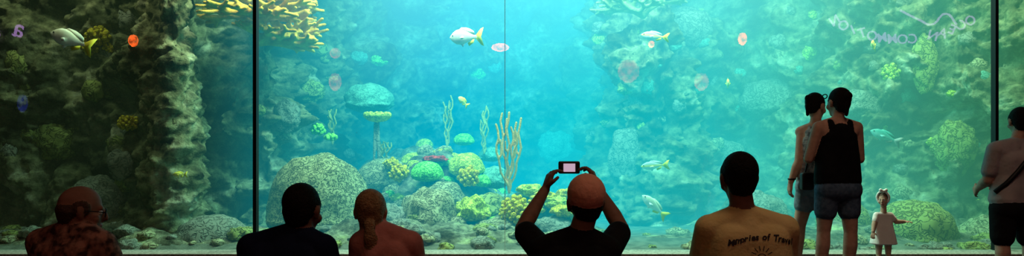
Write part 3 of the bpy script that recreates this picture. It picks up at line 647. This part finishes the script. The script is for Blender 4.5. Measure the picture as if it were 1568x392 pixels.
hb=Fig(); hb.hull('a',[((2.65+dx*.035,6.34+dy*.02,.88+dz*.06),.02) for dx in(-1,1) for dy in(-1,1) for dz in(-1,1)])
q=empty('handbag'); hb.build('pouch',{'a':pr('handbag_leather',(.03,.025,.025),.5)},.01,2,q); tube('strap',[(2.63,6.34,.94),(2.68,6.37,1.1),(2.74,6.36,1.3),(2.80,6.38,1.41)],.008,M_black,q)
# G toddler
m={'skin':SK2,'lip':LIP,'hair':HBr,'dress':cloth('pale_pink_dress',(.9,.74,.68),(.95,.8,.74)),'shoe':pr('shoe_pink',(.5,.25,.25),.6)}
f=Fig(); cx,cy=3.95,7.5; Z=V((0,0,1))
M=head(f,(cx,cy,.64),140,0,0,.68,'short')
f.cap('skin',(cx,cy,.56),.03,(cx,cy,.51),.032)
f.hull('dress',[((cx-.055,cy,.475),.037),((cx+.055,cy,.475),.037),((cx-.045,cy,.36),(.05,.06,.04)),((cx+.045,cy,.36),(.05,.06,.04))])
f.hull('dress',[((cx-.045,cy,.37),(.05,.06,.03)),((cx+.045,cy,.37),(.05,.06,.03)),((cx-.075,cy,.18),(.06,.09,.015)),((cx+.075,cy,.18),(.06,.09,.015))])
for s_ in(-1,1):
    f.cap('skin',(cx+s_*.045,cy,.22),.042,(cx+s_*.05,cy,.13),.034); f.cap('skin',(cx+s_*.05,cy,.13),.034,(cx+s_*.05,cy,.04),.025); shoe(f,(cx+s_*.05,cy,.04),(-.3+s_*.3,-1,0),.5)
for a,b,c in(((cx-.07,cy,.475),(cx-.115,cy-.03,.38),(cx-.14,cy-.06,.31)),((cx+.07,cy,.475),(cx+.13,cy-.01,.41),(cx+.195,cy-.05,.415))):
    f.cap('skin',a,.03,b,.026); f.cap('skin',b,.026,c,.019); f.cap('dress',a,.038,V(a).lerp(V(b),.5),.034)
    hand(f,'skin',c,V(c)-V(b),(0,0,-1),(0,-1,0),.4,.5,.12,.011)
p=empty('toddler_in_dress'); f.build('body',m,.005,2,p); eyes(p,M)
HBW=cloth('white_headband',(.9,.86,.82)); tube('headband',[M@V((.086*math.cos(a*.26),.03,.04+.096*math.sin(a*.26))) for a in range(25)],.012,HBW,p,True)
b_=Fig(); b_.ell('a',(cx-.02,cy-.035,.735),(.022,.02,.018)); b_.hull('a',[((cx-.02,cy-.035,.735),.012),((cx-.05,cy-.035,.745),(.016,.016,.02))]); b_.hull('a',[((cx-.02,cy-.035,.735),.012),((cx+.01,cy-.035,.745),(.016,.016,.02))]); b_.build('bow',{'a':HBW},.004,1,p)
# H right-edge person
m={'skin':SK2,'lip':LIP,'hair':HB,'shorts':cloth('black_shorts',(.012,.012,.013)),'shoe':SHOE,'shirt':cloth('light_grey_tshirt',(.4,.36,.35),(.46,.41,.4))}
f,M,P=standing(4.27,6.0,(4.33,6.02,1.395),1.24,.46,.68,.42,8,m,-10,'short',[((4.17,6.0,.38),(4.15,6.0,.07)),((4.4,6.0,.38),(4.4,6.02,.07))],short=.85)
arm(f,P(-.18,0,1.16),P(-.21,.05,.9),P(-.13,.24,.82),sleeve='shirt',sl=.7,rs=.066,hn=(1,0,0),ht=(0,0,1)); arm(f,P(.18,0,1.16),P(.24,.02,.9),P(.15,.22,.85),sleeve='shirt',sl=.7,rs=.066,hn=(-1,0,0),ht=(0,0,1))
p=empty('standing_person_with_shoulder_strap'); bo=f.build('body',m,.008,3,p); eyes(p,M)
bv=BVHTree.FromPolygons([v.co for v in bo.data.vertices],[tuple(q.vertices) for q in bo.data.polygons])
pts=[]
for i in range(13):
    t=i/12; v=V((4.43-.36*t,5.5,1.22-.42*t)); h=bv.ray_cast(v,V((0,1,0))); pts.append((v.x,(h[0].y if h[0] else 5.95)-.004,v.z))
tube('bag_strap',pts,.02,M_black,p)
# ------------------------------------------------------------------ lights
def area(name,loc,tgt,sx_,sy,p_,c):
    L=bpy.data.lights.new(name,'AREA'); L.shape='RECTANGLE'; L.size=sx_; L.size_y=sy; L.energy=p_; L.color=c
    o=bpy.data.objects.new(name,L); S.collection.objects.link(o); o.location=loc; o.rotation_euler=(V(tgt)-V(loc)).to_track_quat('-Z','Y').to_euler(); return o
area('tank_light',(-.8,9.0,5.0),(-.9,10.6,.3),3,.7,860,(1,.9,.62))
area('tank_light.001',(4.9,8.6,5.0),(5.0,10.2,.5),3.2,.6,440,(1,.88,.56))
area('tank_light.002',(-5.8,8.4,4.9),(-5.5,9.3,.3),2.5,.3,62,(1,.78,.48))
area('tank_light.003',(2.0,8.8,5.0),(2.0,11.6,.8),2,.8,280,(1,.93,.7))
area('ridge_fill_light',(-3.3,8.5,4.9),(-4.25,8.8,1.2),.4,.4,105,(1,.84,.62))  # extra lamp added to brighten the left rock ridge
area('room_ceiling_light',(1.8,2.2,6.2),(2.6,6,.8),2,1,40,(1,.72,.5))
area('room_ceiling_light.001',(0,-1.5,6.0),(.5,3.2,.8),3,1,15,(1,.75,.5))
